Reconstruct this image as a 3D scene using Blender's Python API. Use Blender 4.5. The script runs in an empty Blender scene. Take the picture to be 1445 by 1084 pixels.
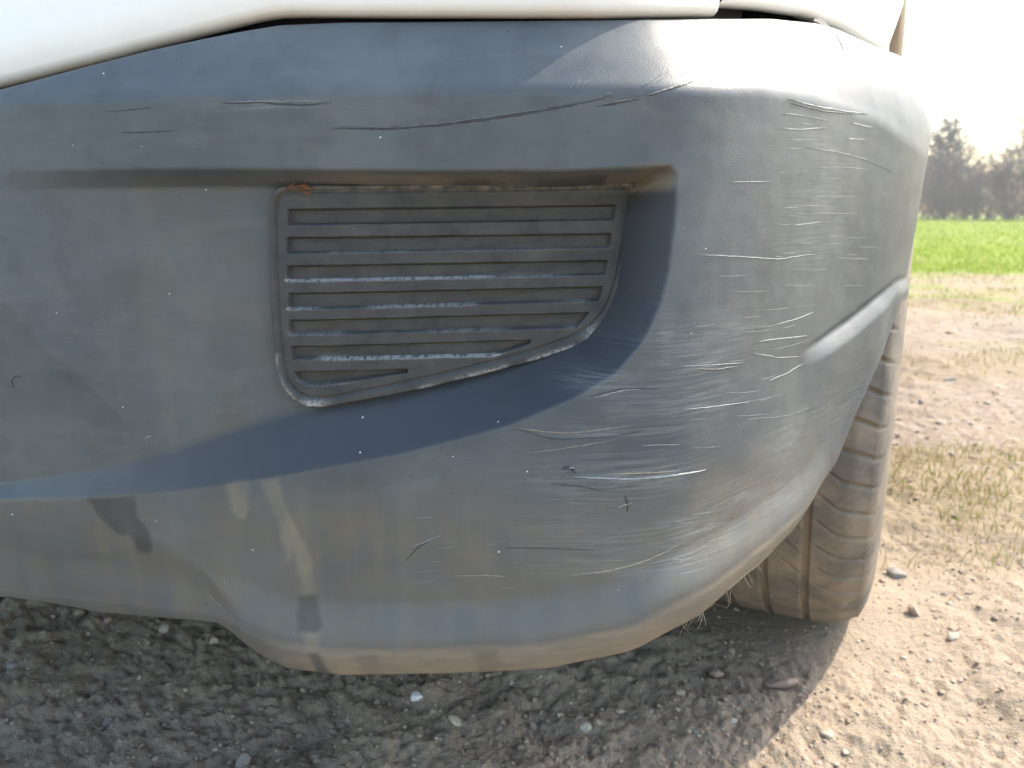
import bpy, math, random
import numpy as np
from mathutils import Vector

# ------------------------------------------------------------------ camera, sky, sun, exposure
scene = bpy.context.scene
col = scene.collection
PITCH = math.radians(12.6)
FPX = 1080.0                     # focal length in photo pixels (photo 1445 x 1084)
CAM_Z = 0.5
cam_d = bpy.data.cameras.new("camera")
cam = bpy.data.objects.new("camera", cam_d)
col.objects.link(cam)
cam.location = (0, 0, CAM_Z)
cam.rotation_euler = (math.pi / 2 - PITCH, 0, 0)
cam_d.sensor_fit = 'HORIZONTAL'
cam_d.sensor_width = 36
cam_d.lens = 36 * FPX / 1445
cam_d.clip_start = 0.02
cam_d.clip_end = 3000
cam_d.dof.use_dof = True
cam_d.dof.focus_distance = 0.42
cam_d.dof.aperture_fstop = 13
scene.camera = cam

SUN_AZ, SUN_EL = math.radians(58), math.radians(46)
world = bpy.data.worlds.new("World")
scene.world = world
world.use_nodes = True
wn = world.node_tree
wn.nodes.clear()
sky = wn.nodes.new('ShaderNodeTexSky')
sky.sky_type = 'NISHITA'
sky.sun_disc = False
sky.sun_elevation = SUN_EL
sky.sun_rotation = SUN_AZ
sky.air_density = 1.5
sky.dust_density = 2.6
sky.ozone_density = 1.0
bg = wn.nodes.new('ShaderNodeBackground')
bg.inputs[1].default_value = 0.15
wo = wn.nodes.new('ShaderNodeOutputWorld')
wn.links.new(sky.outputs[0], bg.inputs[0])
wn.links.new(bg.outputs[0], wo.inputs[0])
sun_d = bpy.data.lights.new("sun", 'SUN')
sun_d.energy = 2.0
sun_d.angle = math.radians(0.5)
sun_d.color = (1, 0.91, 0.77)
sun = bpy.data.objects.new("sun", sun_d)
col.objects.link(sun)
sdir = Vector((math.sin(SUN_AZ) * math.cos(SUN_EL), math.cos(SUN_AZ) * math.cos(SUN_EL), math.sin(SUN_EL)))
sun.rotation_euler = sdir.to_track_quat('Z', 'Y').to_euler()
sun.location = (3, 3, 5)
vs = scene.view_settings
vs.view_transform = 'Standard'
vs.look = 'None'
vs.gamma = 1
vs.use_curve_mapping = False
vs.exposure = 1.88

rng = np.random.default_rng(7)
random.seed(7)

# ------------------------------------------------------------------ helpers: noise, meshes, materials
_tab = rng.random((256, 256))
def vnoise(x, y):
    xi = np.floor(x).astype(np.int64); yi = np.floor(y).astype(np.int64)
    fx = x - xi; fy = y - yi
    fx = fx * fx * fx * (fx * (fx * 6 - 15) + 10); fy = fy * fy * fy * (fy * (fy * 6 - 15) + 10)
    a = _tab[xi & 255, yi & 255]; b = _tab[(xi + 1) & 255, yi & 255]
    c = _tab[xi & 255, (yi + 1) & 255]; d = _tab[(xi + 1) & 255, (yi + 1) & 255]
    return (a * (1 - fx) + b * fx) * (1 - fy) + (c * (1 - fx) + d * fx) * fy - 0.5
def fbm(x, y, o=5, g=0.5):
    v = 0; a = 1.0
    for i in range(o):
        v = v + a * vnoise(x + 17.3 * i, y - 9.1 * i); x = x * 2.03; y = y * 2.03; a *= g
    return v
def sstep(a, b, x):
    t = np.clip((x - a) / (b - a), 0, 1)
    return t * t * (3 - 2 * t)

def mesh_np(name, verts, quads=None, tris=None, smooth=True):
    me = bpy.data.meshes.new(name)
    verts = np.asarray(verts, dtype=np.float32)
    nq = 0 if quads is None else len(quads); nt = 0 if tris is None else len(tris)
    me.vertices.add(len(verts)); me.vertices.foreach_set('co', verts.ravel())
    li = []
    if nq: li.append(np.asarray(quads, dtype=np.int32).ravel())
    if nt: li.append(np.asarray(tris, dtype=np.int32).ravel())
    li = np.concatenate(li)
    me.loops.add(len(li)); me.loops.foreach_set('vertex_index', li)
    st = np.concatenate([np.arange(nq) * 4, nq * 4 + np.arange(nt) * 3]).astype(np.int32)
    me.polygons.add(nq + nt); me.polygons.foreach_set('loop_start', st)
    me.polygons.foreach_set('use_smooth', np.full(nq + nt, smooth))
    me.update(calc_edges=True); me.validate()
    return me
def attr(me, name, data):
    a = me.attributes.new(name, 'FLOAT', 'POINT')
    a.data.foreach_set('value', np.asarray(data, dtype=np.float32).ravel())
def vattr(me, name, data):
    a = me.attributes.new(name, 'FLOAT_VECTOR', 'POINT')
    a.data.foreach_set('vector', np.asarray(data, dtype=np.float32).ravel())
def grid_quads(nu, nv, closed_u=False):
    i = np.arange(nu if closed_u else nu - 1); j = np.arange(nv - 1)
    I, J = np.meshgrid(i, j, indexing='ij'); I2 = (I + 1) % nu
    return np.stack([I * nv + J, I2 * nv + J, I2 * nv + J + 1, I * nv + J + 1], -1).reshape(-1, 4)
def link(name, me, mat, parent=None):
    o = bpy.data.objects.new(name, me); col.objects.link(o)
    if mat is not None: me.materials.append(mat)
    if parent is not None: o.parent = parent
    return o
def tag(o, label=None, cat=None, group=None, kind=None):
    if label: o['label'] = label
    if cat: o['category'] = cat
    if group: o['group'] = group
    if kind: o['kind'] = kind
    return o

class NT:
    """small node-tree builder"""
    def __init__(s, name):
        s.m = bpy.data.materials.new(name); s.m.use_nodes = True
        s.t = s.m.node_tree; s.p = s.t.nodes['Principled BSDF']; s.out = s.t.nodes['Material Output']
    def n(s, typ, **kw):
        nd = s.t.nodes.new(typ)
        for k, v in kw.items(): setattr(nd, k, v)
        return nd
    def val(s, sock, v):
        if isinstance(v, bpy.types.NodeSocket): s.t.links.new(v, sock)
        else: sock.default_value = v
    def at(s, name, vec=False):
        nd = s.n('ShaderNodeAttribute', attribute_name=name)
        return nd.outputs['Vector'] if vec else nd.outputs['Fac']
    def noise(s, vec, scale, detail=4, rough=0.55, dist=0.0):
        nd = s.n('ShaderNodeTexNoise'); s.val(nd.inputs['Vector'], vec)
        nd.inputs['Scale'].default_value = scale; nd.inputs['Detail'].default_value = detail
        nd.inputs['Roughness'].default_value = rough; nd.inputs['Distortion'].default_value = dist
        return nd.outputs['Fac']
    def voro(s, vec, scale, feature='F1', out='Distance'):
        nd = s.n('ShaderNodeTexVoronoi', feature=feature); s.val(nd.inputs['Vector'], vec)
        nd.inputs['Scale'].default_value = scale
        return nd.outputs[out]
    def mapv(s, vec, scale=(1, 1, 1), rot=(0, 0, 0), loc=(0, 0, 0)):
        nd = s.n('ShaderNodeMapping'); s.val(nd.inputs[0], vec)
        nd.inputs['Scale'].default_value = scale; nd.inputs['Rotation'].default_value = rot; nd.inputs['Location'].default_value = loc
        return nd.outputs[0]
    def ramp(s, f, *st):
        nd = s.n('ShaderNodeValToRGB'); s.val(nd.inputs[0], f)
        e = nd.color_ramp.elements
        while len(e) < len(st): e.new(0.5)
        for q, (p, c) in zip(e, st):
            q.position = p
            q.color = (c, c, c, 1) if not isinstance(c, tuple) else (*c, 1)
        return nd.outputs[0]
    def mix(s, f, a, b, mode='MIX'):
        nd = s.n('ShaderNodeMix', data_type='RGBA', blend_type=mode)
        s.val(nd.inputs[0], f)
        for sk, v in ((nd.inputs[6], a), (nd.inputs[7], b)):
            if isinstance(v, tuple) and len(v) == 3: v = (*v, 1)
            s.val(sk, v)
        return nd.outputs[2]
    def math(s, op, a, b=0.5, clamp=False):
        nd = s.n('ShaderNodeMath', operation=op, use_clamp=clamp)
        s.val(nd.inputs[0], a); s.val(nd.inputs[1], b)
        return nd.outputs[0]
    def bump(s, h, strength=0.3, dist=0.001, normal=None):
        nd = s.n('ShaderNodeBump'); nd.inputs['Strength'].default_value = strength
        nd.inputs['Distance'].default_value = dist; s.val(nd.inputs['Height'], h)
        if normal is not None: s.val(nd.inputs['Normal'], normal)
        return nd.outputs[0]
    def set(s, **kw):
        for k, v in kw.items():
            if isinstance(v, tuple) and len(v) == 3: v = (*v, 1)
            s.val(s.p.inputs[k.replace('_', ' ')], v)
        return s.m

# ------------------------------------------------------------------ geometry of the car corner (u outboard, w along the car, z up; camera above u=w=0)
TH = math.radians(26)
ORG = np.array([-0.86, 2.35, 0.0])         # car empty, in (u, w, z)
def ray(px, py):
    cx = (px - 722.5) / FPX; cy = (542.0 - py) / FPX
    dx = cx; dy = math.cos(PITCH) + cy * math.sin(PITCH); dz = -math.sin(PITCH) + cy * math.cos(PITCH)
    return np.array([dx * math.cos(TH) - dy * math.sin(TH), dx * math.sin(TH) + dy * math.cos(TH), dz])

class Plan:
    """plan curve sampled by arc length with outward normals"""
    def __init__(s, pts, smooth=0.015, step=0.001):
        p = np.array(pts, float); P = np.vstack([2 * p[0] - p[1], p, 2 * p[-1] - p[-2]])
        out = []
        for i in range(1, len(P) - 2):
            t = np.linspace(0, 1, 80, endpoint=False)[:, None]
            a, b, c, d = P[i - 1], P[i], P[i + 1], P[i + 2]
            out.append(0.5 * (2 * b + (c - a) * t + (2 * a - 5 * b + 4 * c - d) * t ** 2 + (3 * b - a - 3 * c + d) * t ** 3))
        q = np.vstack(out + [P[-2][None]])
        L = np.concatenate([[0], np.cumsum(np.linalg.norm(np.diff(q, axis=0), axis=1))])
        s.s = np.arange(0, L[-1], step)
        c = np.stack([np.interp(s.s, L, q[:, k]) for k in (0, 1)], 1)
        k = int(smooth / step)
        if k > 1:
            ker = np.hanning(2 * k + 3)[1:-1]; ker /= ker.sum(); n = len(ker) // 2
            pad = np.vstack([2 * c[0] - c[n:0:-1], c, 2 * c[-1] - c[-2:-n - 2:-1]])
            c = np.stack([np.convolve(pad[:, j], ker, 'valid') for j in (0, 1)], 1)
        s.c = c
        t = np.gradient(c, axis=0); t /= np.linalg.norm(t, axis=1)[:, None]
        s.n = np.stack([t[:, 1], -t[:, 0]], 1)
        s.len = s.s[-1]
    def at(s, q, off):
        """world-ish (u,w) at arc length q pushed inward by off"""
        q = np.asarray(q, float)
        c = np.stack([np.interp(q, s.s, s.c[:, k]) for k in (0, 1)], -1)
        n = np.stack([np.interp(q, s.s, s.n[:, k]) for k in (0, 1)], -1)
        return c - n * np.asarray(off, float)[..., None]
    def hit(s, px, py, off=0.0):
        """photo pixel -> (arc length, height) on the curve's wall"""
        d = ray(px, py)
        o = off(s.s) if callable(off) else np.full_like(s.s, off)
        c = s.c - s.n * o[:, None]
        cr = c[:, 0] * d[1] - c[:, 1] * d[0]
        idx = np.where((cr[:-1] <= 0) & (cr[1:] > 0) | (cr[:-1] >= 0) & (cr[1:] < 0))[0]
        if len(idx) == 0:
            i = int(np.argmin(np.abs(np.arctan2(c[:, 0], c[:, 1]) - math.atan2(d[0], d[1])))); q = s.s[i]; p = c[i]
        else:
            i = idx[0]; f = cr[i] / (cr[i] - cr[i + 1]); q = s.s[i] + f * (s.s[i + 1] - s.s[i]); p = c[i] * (1 - f) + c[i + 1] * f
        t = (p[0] * d[0] + p[1] * d[1]) / (d[0] ** 2 + d[1] ** 2)
        return q, CAM_Z + t * d[2]
    def poly(s, pts, off=0.0):
        return np.array([s.hit(x, y, off) for x, y in pts])

BP = Plan([(-.86, .215), (-.65, .228), (-.44, .264), (-.288, .306), (-.206, .343), (-.125, .383), (-.092, .415),
           (-.060, .488), (-.028, .59), (.000, .67), (.012, .725), (.014, .76)], smooth=0.03)
def dense(pts, step=12.0):
    out = [pts[0]]
    for (x0, y0), (x1, y1) in zip(pts[:-1], pts[1:]):
        n = max(1, int(math.hypot(x1 - x0, y1 - y0) / step))
        out += [(x0 + (x1 - x0) * i / n, y0 + (y1 - y0) * i / n) for i in range(1, n + 1)]
    return out
def zfun(pts, off=0.0, plan=None):
    pts = dense(pts); a = (plan or BP).poly(pts, off); o = np.argsort(a[:, 0]); a = a[o]
    return lambda q: np.interp(q, a[:, 0], a[:, 1])

S0 = BP.hit(0, 500)[0]; SFR = BP.hit(890, 400)[0]; SCOR = BP.hit(1000, 400)[0]; S12 = BP.hit(1200, 400)[0]
topoff = lambda q: 0.006 + 0.028 * sstep(S0 - .02, S0 + .16, q)
Z_TOP = zfun([(-200, 135), (-60, 138), (0, 134), (200, 83), (340, 49), (392, 36), (480, 32), (700, 31), (1015, 28), (1100, 27), (1160, 33), (1190, 43), (1265, 92), (1318, 128)], topoff)
Z_CR = zfun([(-200, 150), (0, 142), (150, 137), (300, 130), (700, 125), (960, 125), (1080, 128), (1150, 142), (1230, 172), (1300, 225)])
Z_BOT = zfun([(-300, 838), (0, 848), (60, 856), (130, 872), (300, 884), (335, 898), (370, 926), (405, 943), (480, 950), (640, 947), (780, 938), (900, 914), (1000, 862), (1080, 800), (1150, 728), (1200, 640), (1245, 500), (1264, 425)])
Z_LIP = zfun([(-300, 825), (0, 830), (300, 862), (335, 868), (400, 896), (480, 905), (620, 903), (760, 896), (880, 872), (990, 816), (1080, 752), (1130, 715), (1190, 640), (1245, 490), (1262, 425)])
POCKET = BP.poly([(-330, 262), (-60, 244), (60, 240), (200, 238), (300, 238), (600, 240), (800, 240), (900, 236), (946, 233), (956, 245), (955, 300), (946, 380), (934, 430),
                  (910, 482), (870, 528), (815, 562), (720, 602), (640, 624), (560, 644), (470, 660), (380, 676), (250, 694), (130, 704), (0, 707), (-330, 707)])
PW = np.array([34, 32, 30, 28, 26, 26, 26, 26, 26, 40, 62, 62, 62, 64, 68, 76, 84, 88, 92, 97, 92, 66, 44, 26, 26]) * 0.00037
floor = lambda q: np.maximum(0.036 * np.clip((q - S0 - .01) / (SFR - S0 - .01), 0, 1.15), .0075 * sstep(S0 - .22, S0 - .02, q))
def seg_dist(P, q, z, closed=False, w=None):
    """distance to a polyline, interpolated width at the foot, inside flag"""
    best = np.full(q.shape, 9.0); bw = np.zeros(q.shape); ins = np.zeros(q.shape, bool)
    n = len(P)
    for i in range(n if closed else n - 1):
        a = P[i]; b = P[(i + 1) % n]; d = b - a; l2 = d @ d + 1e-12
        t = np.clip(((q - a[0]) * d[0] + (z - a[1]) * d[1]) / l2, 0, 1)
        e = np.hypot(q - a[0] - t * d[0], z - a[1] - t * d[1])
        m = e < best; best = np.where(m, e, best)
        if w is not None: bw = np.where(m, w[i] * (1 - t) + w[(i + 1) % n] * t, bw)
        if closed:
            c = ((a[1] > z) != (b[1] > z)) & (q < (b[0] - a[0]) * (z - a[1]) / (b[1] - a[1] + 1e-12) + a[0])
            ins ^= c
    return best, bw, ins
LEDGE = BP.poly([(1128, 504), (1160, 484), (1200, 455), (1235, 425), (1262, 400)])
zled = lambda q: np.interp(q, LEDGE[:, 0], LEDGE[:, 1])
NOTCH = BP.poly([(0, 790), (150, 798), (235, 806), (285, 826), (325, 852)])
def pocket_depth(q, z):
    d, w, ins = seg_dist(POCKET, q, z, True, PW)
    r = np.clip(d / np.maximum(w, 1e-4), 0, 1)
    r = np.where(r < .8, 1.149 * np.where(r < .06, r * r / .12, r - .03), 1 - 2.874 * (1 - r) ** 2)     # rounded rim, soft foot
    r = np.clip(r, 0, 1)
    deep = 0.036 * np.clip((q - S0 - .01) / (SFR - S0 - .01), 0, 1.15)
    zl0 = BP.hit(0, 705)[1]
    fl = np.maximum(deep, floor(q) * sstep(zl0 + .13, zl0 + .03, z))      # at the left end only the lower crease stays
    return np.where(ins, r * fl, 0.0)
def disp(q, z):
    """inward offset of the bumper skin at arc length q, height z"""
    q = np.asarray(q, float); z = np.asarray(z, float)
    o = pocket_depth(q, z)
    zc = Z_CR(q)
    h = z - zc
    tilt = np.interp(q, [S0 - .1, S0 + .05, S0 + .17, SCOR, S12, BP.len], [.5, .7, .85, .8, .42, .0])
    hs = np.where(h < -.004, 0, np.where(h > .004, h, (h + .004) ** 2 / .016))
    o = o + tilt * hs + 0.25 * np.maximum(h - .012, 0) ** 2 / .04
    # bulge of the vertical band and lower face
    o = o + .0035 * sstep(.0, .05, -h) * 0
    lip = Z_LIP(q); bot = Z_BOT(q)
    band = np.interp(q, [S0 - .2, S0 + .1, S0 + .2, SCOR - .1, SCOR, S12 - .03, S12], [.003, .003, .008, .009, .008, .004, .001])
    wb = .026
    o = o - band * sstep(lip + wb, lip + .001, z)
    o = o + .35 * np.maximum(lip - .004 - z, 0) ** 1.5 / .12 * 1.0
    # lower face leans inward towards the ground at the left, scoop before the lip notch
    nw = np.interp(q, NOTCH[:, 0], [.03, .028, .02, .012, .008]); zn = np.interp(q, NOTCH[:, 0], NOTCH[:, 1])
    o = o + .007 * sstep(zn + nw, zn - nw, z) * sstep(NOTCH[-1, 0] + .012, NOTCH[-1, 0] - .012, q)
    # flare towards the top on the side, ledge by the wheel arch
    k = sstep(SCOR, BP.len - .06, q)
    o = o - k * .055 * (z - .42)
    zl = zled(q); kl = sstep(LEDGE[0, 0] - .006, LEDGE[1, 0] + .02, q)
    kl = kl * (1 - .55 * sstep(LEDGE[3, 0], LEDGE[4, 0], q))
    o = o - kl * .0055 * sstep(zl + .0012, zl - .010, z) * sstep(zl - .085, zl - .012, z)
    o = o + kl * .002 * np.exp(-((z - zl - .002) / .003) ** 2)
    # gentle unevenness of moulded plastic
    o = o + .0008 * fbm(q * 11, z * 14, 3) + .00018 * fbm(q * 60, z * 80, 2)
    return o
def skin_hit(px, py):
    q, z = BP.hit(px, py)
    for _ in range(4):
        o = float(disp(np.array([q]), np.array([z]))[0]); q, z = BP.hit(px, py, o)
    return q, z
def skin(q, z, extra=0.0):
    q = np.asarray(q, float); z = np.asarray(z, float)
    c = BP.at(q, disp(q, z) - extra)
    return np.concatenate([c, z[..., None]], -1) - ORG

# ------------------------------------------------------------------ materials
def m_bumper():
    b = NT('weathered_grey_plastic'); sz = b.at('sz', True)
    big = b.noise(sz, 9, 5, .6); fine = b.noise(sz, 260, 3, .6); mid = b.noise(sz, 38, 4, .6, .6)
    c = b.mix(b.ramp(big, (.35, 0.), (.7, 1.)), (.058, .071, .083), (.100, .112, .116))
    c = b.mix(b.ramp(mid, (.47, 0.), (.68, .40)), c, (.048, .051, .054))
    c = b.mix(b.ramp(b.noise(b.mapv(sz, (1, 1.6, 1), loc=(3, 1, 0)), 17, 6, .68, 1.2), (.50, 0.), (.74, .35)), c, (.120, .119, .110))
    c = b.mix(b.ramp(b.noise(b.mapv(sz, (14, 70, 1), loc=(1, 5, 0)), 1, 5, .65, .4), (.52, 0.), (.75, .35)), c, (.130, .138, .142))
    vert = b.noise(b.mapv(sz, (60, 7, 1)), 1, 3, .5)
    c = b.mix(b.math('MULTIPLY', b.ramp(vert, (.45, 0.), (.8, .6)), b.at('film')), c, (.165, .148, .115))
    c = b.mix(b.math('MULTIPLY', b.at('film'), b.ramp(mid, (.3, .25), (.7, .75))), c, (.128, .110, .082))
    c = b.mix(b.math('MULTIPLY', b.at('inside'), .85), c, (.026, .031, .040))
    # chalky scuffing with drawn-out streaks
    st = b.noise(b.mapv(sz, (22, 620, 1), (0, 0, -.10)), 1, 5, .7, .5)
    st2 = b.noise(b.mapv(sz, (60, 1500, 1), (0, 0, .06)), 1, 3, .65)
    sc = b.math('MULTIPLY', b.at('scuff'), b.ramp(st, (.42, 0.), (.72, 1.)))
    c = b.mix(sc, c, (.27, .285, .28))
    c = b.mix(b.math('MULTIPLY', b.at('scuff'), b.ramp(st2, (.60, 0.), (.78, .7))), c, (.055, .058, .062))
    dn = b.noise(b.mapv(sz, (40, 180, 1)), 1, 5, .65)
    c = b.mix(b.math('MULTIPLY', b.at('dirt'), b.ramp(dn, (.3, .45), (.62, 1.))), c, (.205, .168, .125))
    c = b.mix(b.math('MULTIPLY', b.math('MULTIPLY', b.at('drip'), b.ramp(mid, (.35, .35), (.65, 1.))), .50), c, (.235, .208, .145))
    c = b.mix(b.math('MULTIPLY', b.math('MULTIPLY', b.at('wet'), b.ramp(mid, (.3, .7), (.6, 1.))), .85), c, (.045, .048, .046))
    # pale specks
    v = b.n('ShaderNodeTexVoronoi', feature='F1'); b.val(v.inputs['Vector'], b.mapv(sz, (1, 1, 0))); v.inputs['Scale'].default_value = 120
    sel = b.n('ShaderNodeSeparateColor'); b.val(sel.inputs[0], v.outputs['Color'])
    speck = b.math('MULTIPLY', b.math('LESS_THAN', v.outputs['Distance'], b.math('MULTIPLY', sel.outputs[2], .062)), b.math('GREATER_THAN', sel.outputs[0], .68))
    c = b.mix(b.math('MULTIPLY', speck, b.at('speck')), c, (.55, .57, .58))
    dk = b.math('MULTIPLY', b.math('LESS_THAN', v.outputs['Distance'], .08), b.math('LESS_THAN', sel.outputs[1], .10))
    c = b.mix(b.math('MULTIPLY', dk, .5), c, (.03, .03, .03))
    r = b.ramp(big, (.3, .44), (.75, .56))
    r2 = b.math('ADD', r, b.math('MULTIPLY', b.at('dirt'), .35))
    r2 = b.math('SUBTRACT', r2, b.math('MULTIPLY', b.at('wet'), .12))
    grain = b.noise(sz, 1150, 3, .6)
    h = b.math('ADD', b.math('MULTIPLY', grain, .9), b.math('MULTIPLY', b.math('MULTIPLY', st, b.at('scuff')), 2.2))
    h = b.math('ADD', h, b.math('MULTIPLY', fine, .25))
    nm = b.bump(h, .35, .0006)
    return b.set(Base_Color=c, Roughness=r2, Normal=nm, Specular_IOR_Level=.34)
def m_cover():
    b = NT('textured_black_plastic'); sz = b.at('sz', True)
    n1 = b.noise(sz, 60, 5, .6); g = b.noise(sz, 1500, 2, .5)
    c = b.mix(b.ramp(n1, (.35, 0.), (.7, 1.)), (.030, .032, .034), (.058, .058, .056))
    c = b.mix(b.math('MULTIPLY', b.at('dust'), b.ramp(b.noise(sz, 160, 5, .7), (.4, 0.), (.65, 1.))), c, (.23, .205, .165))
    c = b.mix(b.math('MULTIPLY', b.at('lime'), b.ramp(b.noise(sz, 420, 4, .7), (.38, 0.), (.52, 1.))), c, (.31, .31, .31))
    return b.set(Base_Color=c, Roughness=.6, Specular_IOR_Level=.35, Normal=b.bump(b.math('ADD', g, n1), .35, .0006))
def m_paint():
    b = NT('white_car_paint'); tc = b.n('ShaderNodeTexCoord').outputs['Object']
    n1 = b.noise(tc, 9, 5, .6)
    c = b.mix(b.ramp(n1, (.35, 0.), (.8, .35)), (.78, .765, .73), (.62, .57, .48))
    c = b.mix(b.math('MULTIPLY', b.at('edge'), b.ramp(b.noise(tc, 40, 4, .6), (.3, .35), (.7, .8))), c, (.50, .41, .27))
    m = b.set(Base_Color=c, Roughness=.32)
    b.p.inputs['Coat Weight'].default_value = .6; b.p.inputs['Coat Roughness'].default_value = .08
    return m
def m_plain(name, c, r=.6, bump=0, scale=60, var=.35, metal=0):
    b = NT(name); tc = b.n('ShaderNodeTexCoord').outputs['Object']
    n1 = b.noise(tc, scale, 5, .6)
    cc = b.mix(b.ramp(n1, (.3, 0.), (.75, 1.)), tuple(x * (1 - var) for x in c), tuple(min(1, x * (1 + var)) for x in c))
    kw = dict(Base_Color=cc, Roughness=r, Metallic=metal)
    if bump: kw['Normal'] = b.bump(n1, bump, .004)
    return b.set(**kw)
def m_tyre():
    b = NT('dusty_tyre_rubber'); tc = b.n('ShaderNodeTexCoord').outputs['Object']
    n1 = b.noise(tc, 22, 6, .65, .4); n2 = b.noise(tc, 120, 4, .6)
    d = b.math('ADD', b.ramp(n1, (.40, .12), (.64, .75)), b.math('MULTIPLY', b.at('groove'), .5), True)
    c = b.mix(b.math('MULTIPLY', d, b.ramp(n2, (.25, .72), (.6, 1.))), (.115, .105, .093), (.28, .225, .165))
    return b.set(Base_Color=c, Roughness=.85, Normal=b.bump(n2, .3, .002))
def m_ground():
    b = NT('dry_dirt'); P = b.n('ShaderNodeNewGeometry').outputs['Position']
    n1 = b.noise(P, 3.2, 6, .62, .3); n2 = b.noise(P, 24, 6, .68); n3 = b.noise(P, 130, 5, .7); n4 = b.noise(P, .55, 4, .6)
    c = b.mix(b.ramp(n1, (.32, 0.), (.68, 1.)), (.315, .252, .186), (.395, .318, .236))
    c = b.mix(b.ramp(n2, (.45, 0.), (.74, .45)), c, (.27, .212, .165))
    c = b.mix(b.ramp(n3, (.52, 0.), (.72, .6)), c, (.45, .39, .31))
    vc = b.voro(P, 46, 'F1', 'Color'); sp = b.n('ShaderNodeSeparateColor'); b.val(sp.inputs[0], vc)
    c = b.mix(b.math('MULTIPLY', b.ramp(sp.outputs[0], (.55, 0.), (.95, .6)), b.at('gravel')), c, (.26, .19, .175))
    c = b.mix(b.math('MULTIPLY', b.ramp(sp.outputs[1], (.7, 0.), (.95, .6)), b.at('gravel')), c, (.45, .40, .35))
    c = b.mix(b.math('MULTIPLY', b.at('straw'), b.ramp(n2, (.35, .2), (.65, .85))), c, (.22, .168, .072))
    g = b.mix(b.ramp(b.noise(P, 1.5, 5, .6), (.35, 0.), (.7, 1.)), (.16, .215, .02), (.23, .285, .03))
    c = b.mix(b.math('MULTIPLY', b.at('gravel'), .35), c, (.19, .15, .12))
    c = b.mix(b.at('green'), c, g)
    h = b.math('ADD', b.math('MULTIPLY', n3, .7), n2)
    h = b.math('ADD', h, b.math('MULTIPLY', b.noise(P, 420, 4, .65), .3))
    return b.set(Base_Color=c, Roughness=.95, Normal=b.bump(h, .8, .012), Specular_IOR_Level=.2)

MB = m_bumper(); MC = m_cover(); MP = m_paint(); MT = m_tyre(); MG = m_ground()
M_DARK = m_plain('black_underbody_plastic', (.018, .018, .020), .75, .2)
M_STEEL = m_plain('grey_steel', (.22, .22, .23), .45, 0, 30, .2, .8)
M_GLASS = m_plain('dark_tinted_glass', (.015, .017, .018), .05, 0, 4, .2)
M_RED = m_plain('red_lamp_lens', (.35, .012, .012), .12, 0, 10, .1)
M_PALE = m_plain('pale_scraped_plastic', (.28, .29, .288), .55, .3, 500, .3)
M_DULL = m_plain('dull_scraped_plastic', (.17, .18, .18), .5, .3, 500, .3)
M_TAN = m_plain('tan_scraped_plastic', (.25, .21, .155), .7, .3, 500, .3)
M_GOUGE = m_plain('dark_gouged_plastic', (.030, .031, .035), .5, .3, 400, .3)
M_HAIR = m_plain('frayed_pale_fibre', (.34, .29, .21), .8, 0, 100, .2)
M_RUST = m_plain('dry_brown_needles', (.18, .075, .035), .9, 0, 100, .4)

# ------------------------------------------------------------------ ground
def axis_deg():
    a = [np.linspace(-180, -52, 60, endpoint=False), np.linspace(-52, 62, 800, endpoint=False), np.linspace(62, 180, 56, endpoint=False)]
    return np.radians(np.concatenate(a))
def gsoft(x, y):
    """masks that belong to the place: gravel band, straw patches, grass field"""
    r = np.hypot(x, y)
    n = fbm(x * .7, y * .7, 4); m = fbm(x * 2.1 + 40, y * 2.1, 4)
    fwd = y * .96 + x * .28                          # the field edge runs across the track
    green = sstep(6.7, 8.0, fwd + 1.4 * n) * np.clip(.93 + .5 * n, 0, 1)
    patch = sstep(.10, .30, m) * sstep(2.6, 4.5, fwd) * .55
    straw = np.clip(sstep(3.4, 5.4, fwd + .9 * n) * .8 + sstep(.02, .28, fbm(x * 1.6 - 11, y * 1.6 + 7, 4)) * sstep(1.0, 1.5, fwd) * .85, 0, 1)
    gravel = sstep(1.3, 1.9, fwd + .5 * n) * (1 - .6 * sstep(4.5, 6.5, fwd)) * np.clip(1 - straw * .5, 0, 1)
    return green, np.maximum(patch, 0), straw, gravel
def gheight(x, y):
    r = np.hypot(x, y)
    fade = 1 / (1 + (r / 6) ** 2)
    h = .020 * fbm(x * 2.3, y * 2.3, 3) * fade
    h = h + .019 * fbm(x * 9 + 5, y * 9, 4, .5) * np.where(r < 9, 1, 0) * (.45 + .9 * sstep(.1, -.25, fbm(x * 3, y * 3 + 8, 2)))
    cl = np.abs(fbm(x * 26, y * 26 + 3, 3, .6))
    h = h + .005 * (.28 - cl) * sstep(6, 3, r)
    h = h + .0052 * fbm(x * 75, y * 75, 3, .65) * sstep(4, 2, r)
    return h
def flat_at(x, y, h):
    """the wheel has pressed its own flat patch"""
    cu, cw = .012 - .10, 1.047
    X = cu * math.cos(TH) + cw * math.sin(TH); Y = -cu * math.sin(TH) + cw * math.cos(TH)
    d = np.hypot(x - X, y - Y)
    return h * sstep(.10, .30, d)
ang = axis_deg()
rad = np.concatenate([[.02, .1, .2, .28], np.geomspace(.34, 5.5, 560), np.geomspace(5.6, 900, 110)])
A_, R_ = np.meshgrid(ang, rad, indexing='ij')
gx, gy = R_ * np.sin(A_), R_ * np.cos(A_)
gz = flat_at(gx, gy, gheight(gx, gy))
gz[:, :2] = gz[:, :2].mean()
me = mesh_np('ground', np.stack([gx, gy, gz], -1).reshape(-1, 3), grid_quads(len(ang), len(rad), True)[:, ::-1])
gr, pa, stw, grv = gsoft(gx, gy)
attr(me, 'green', np.clip(gr + pa * .8, 0, 1)); attr(me, 'straw', stw); attr(me, 'gravel', grv)
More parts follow.
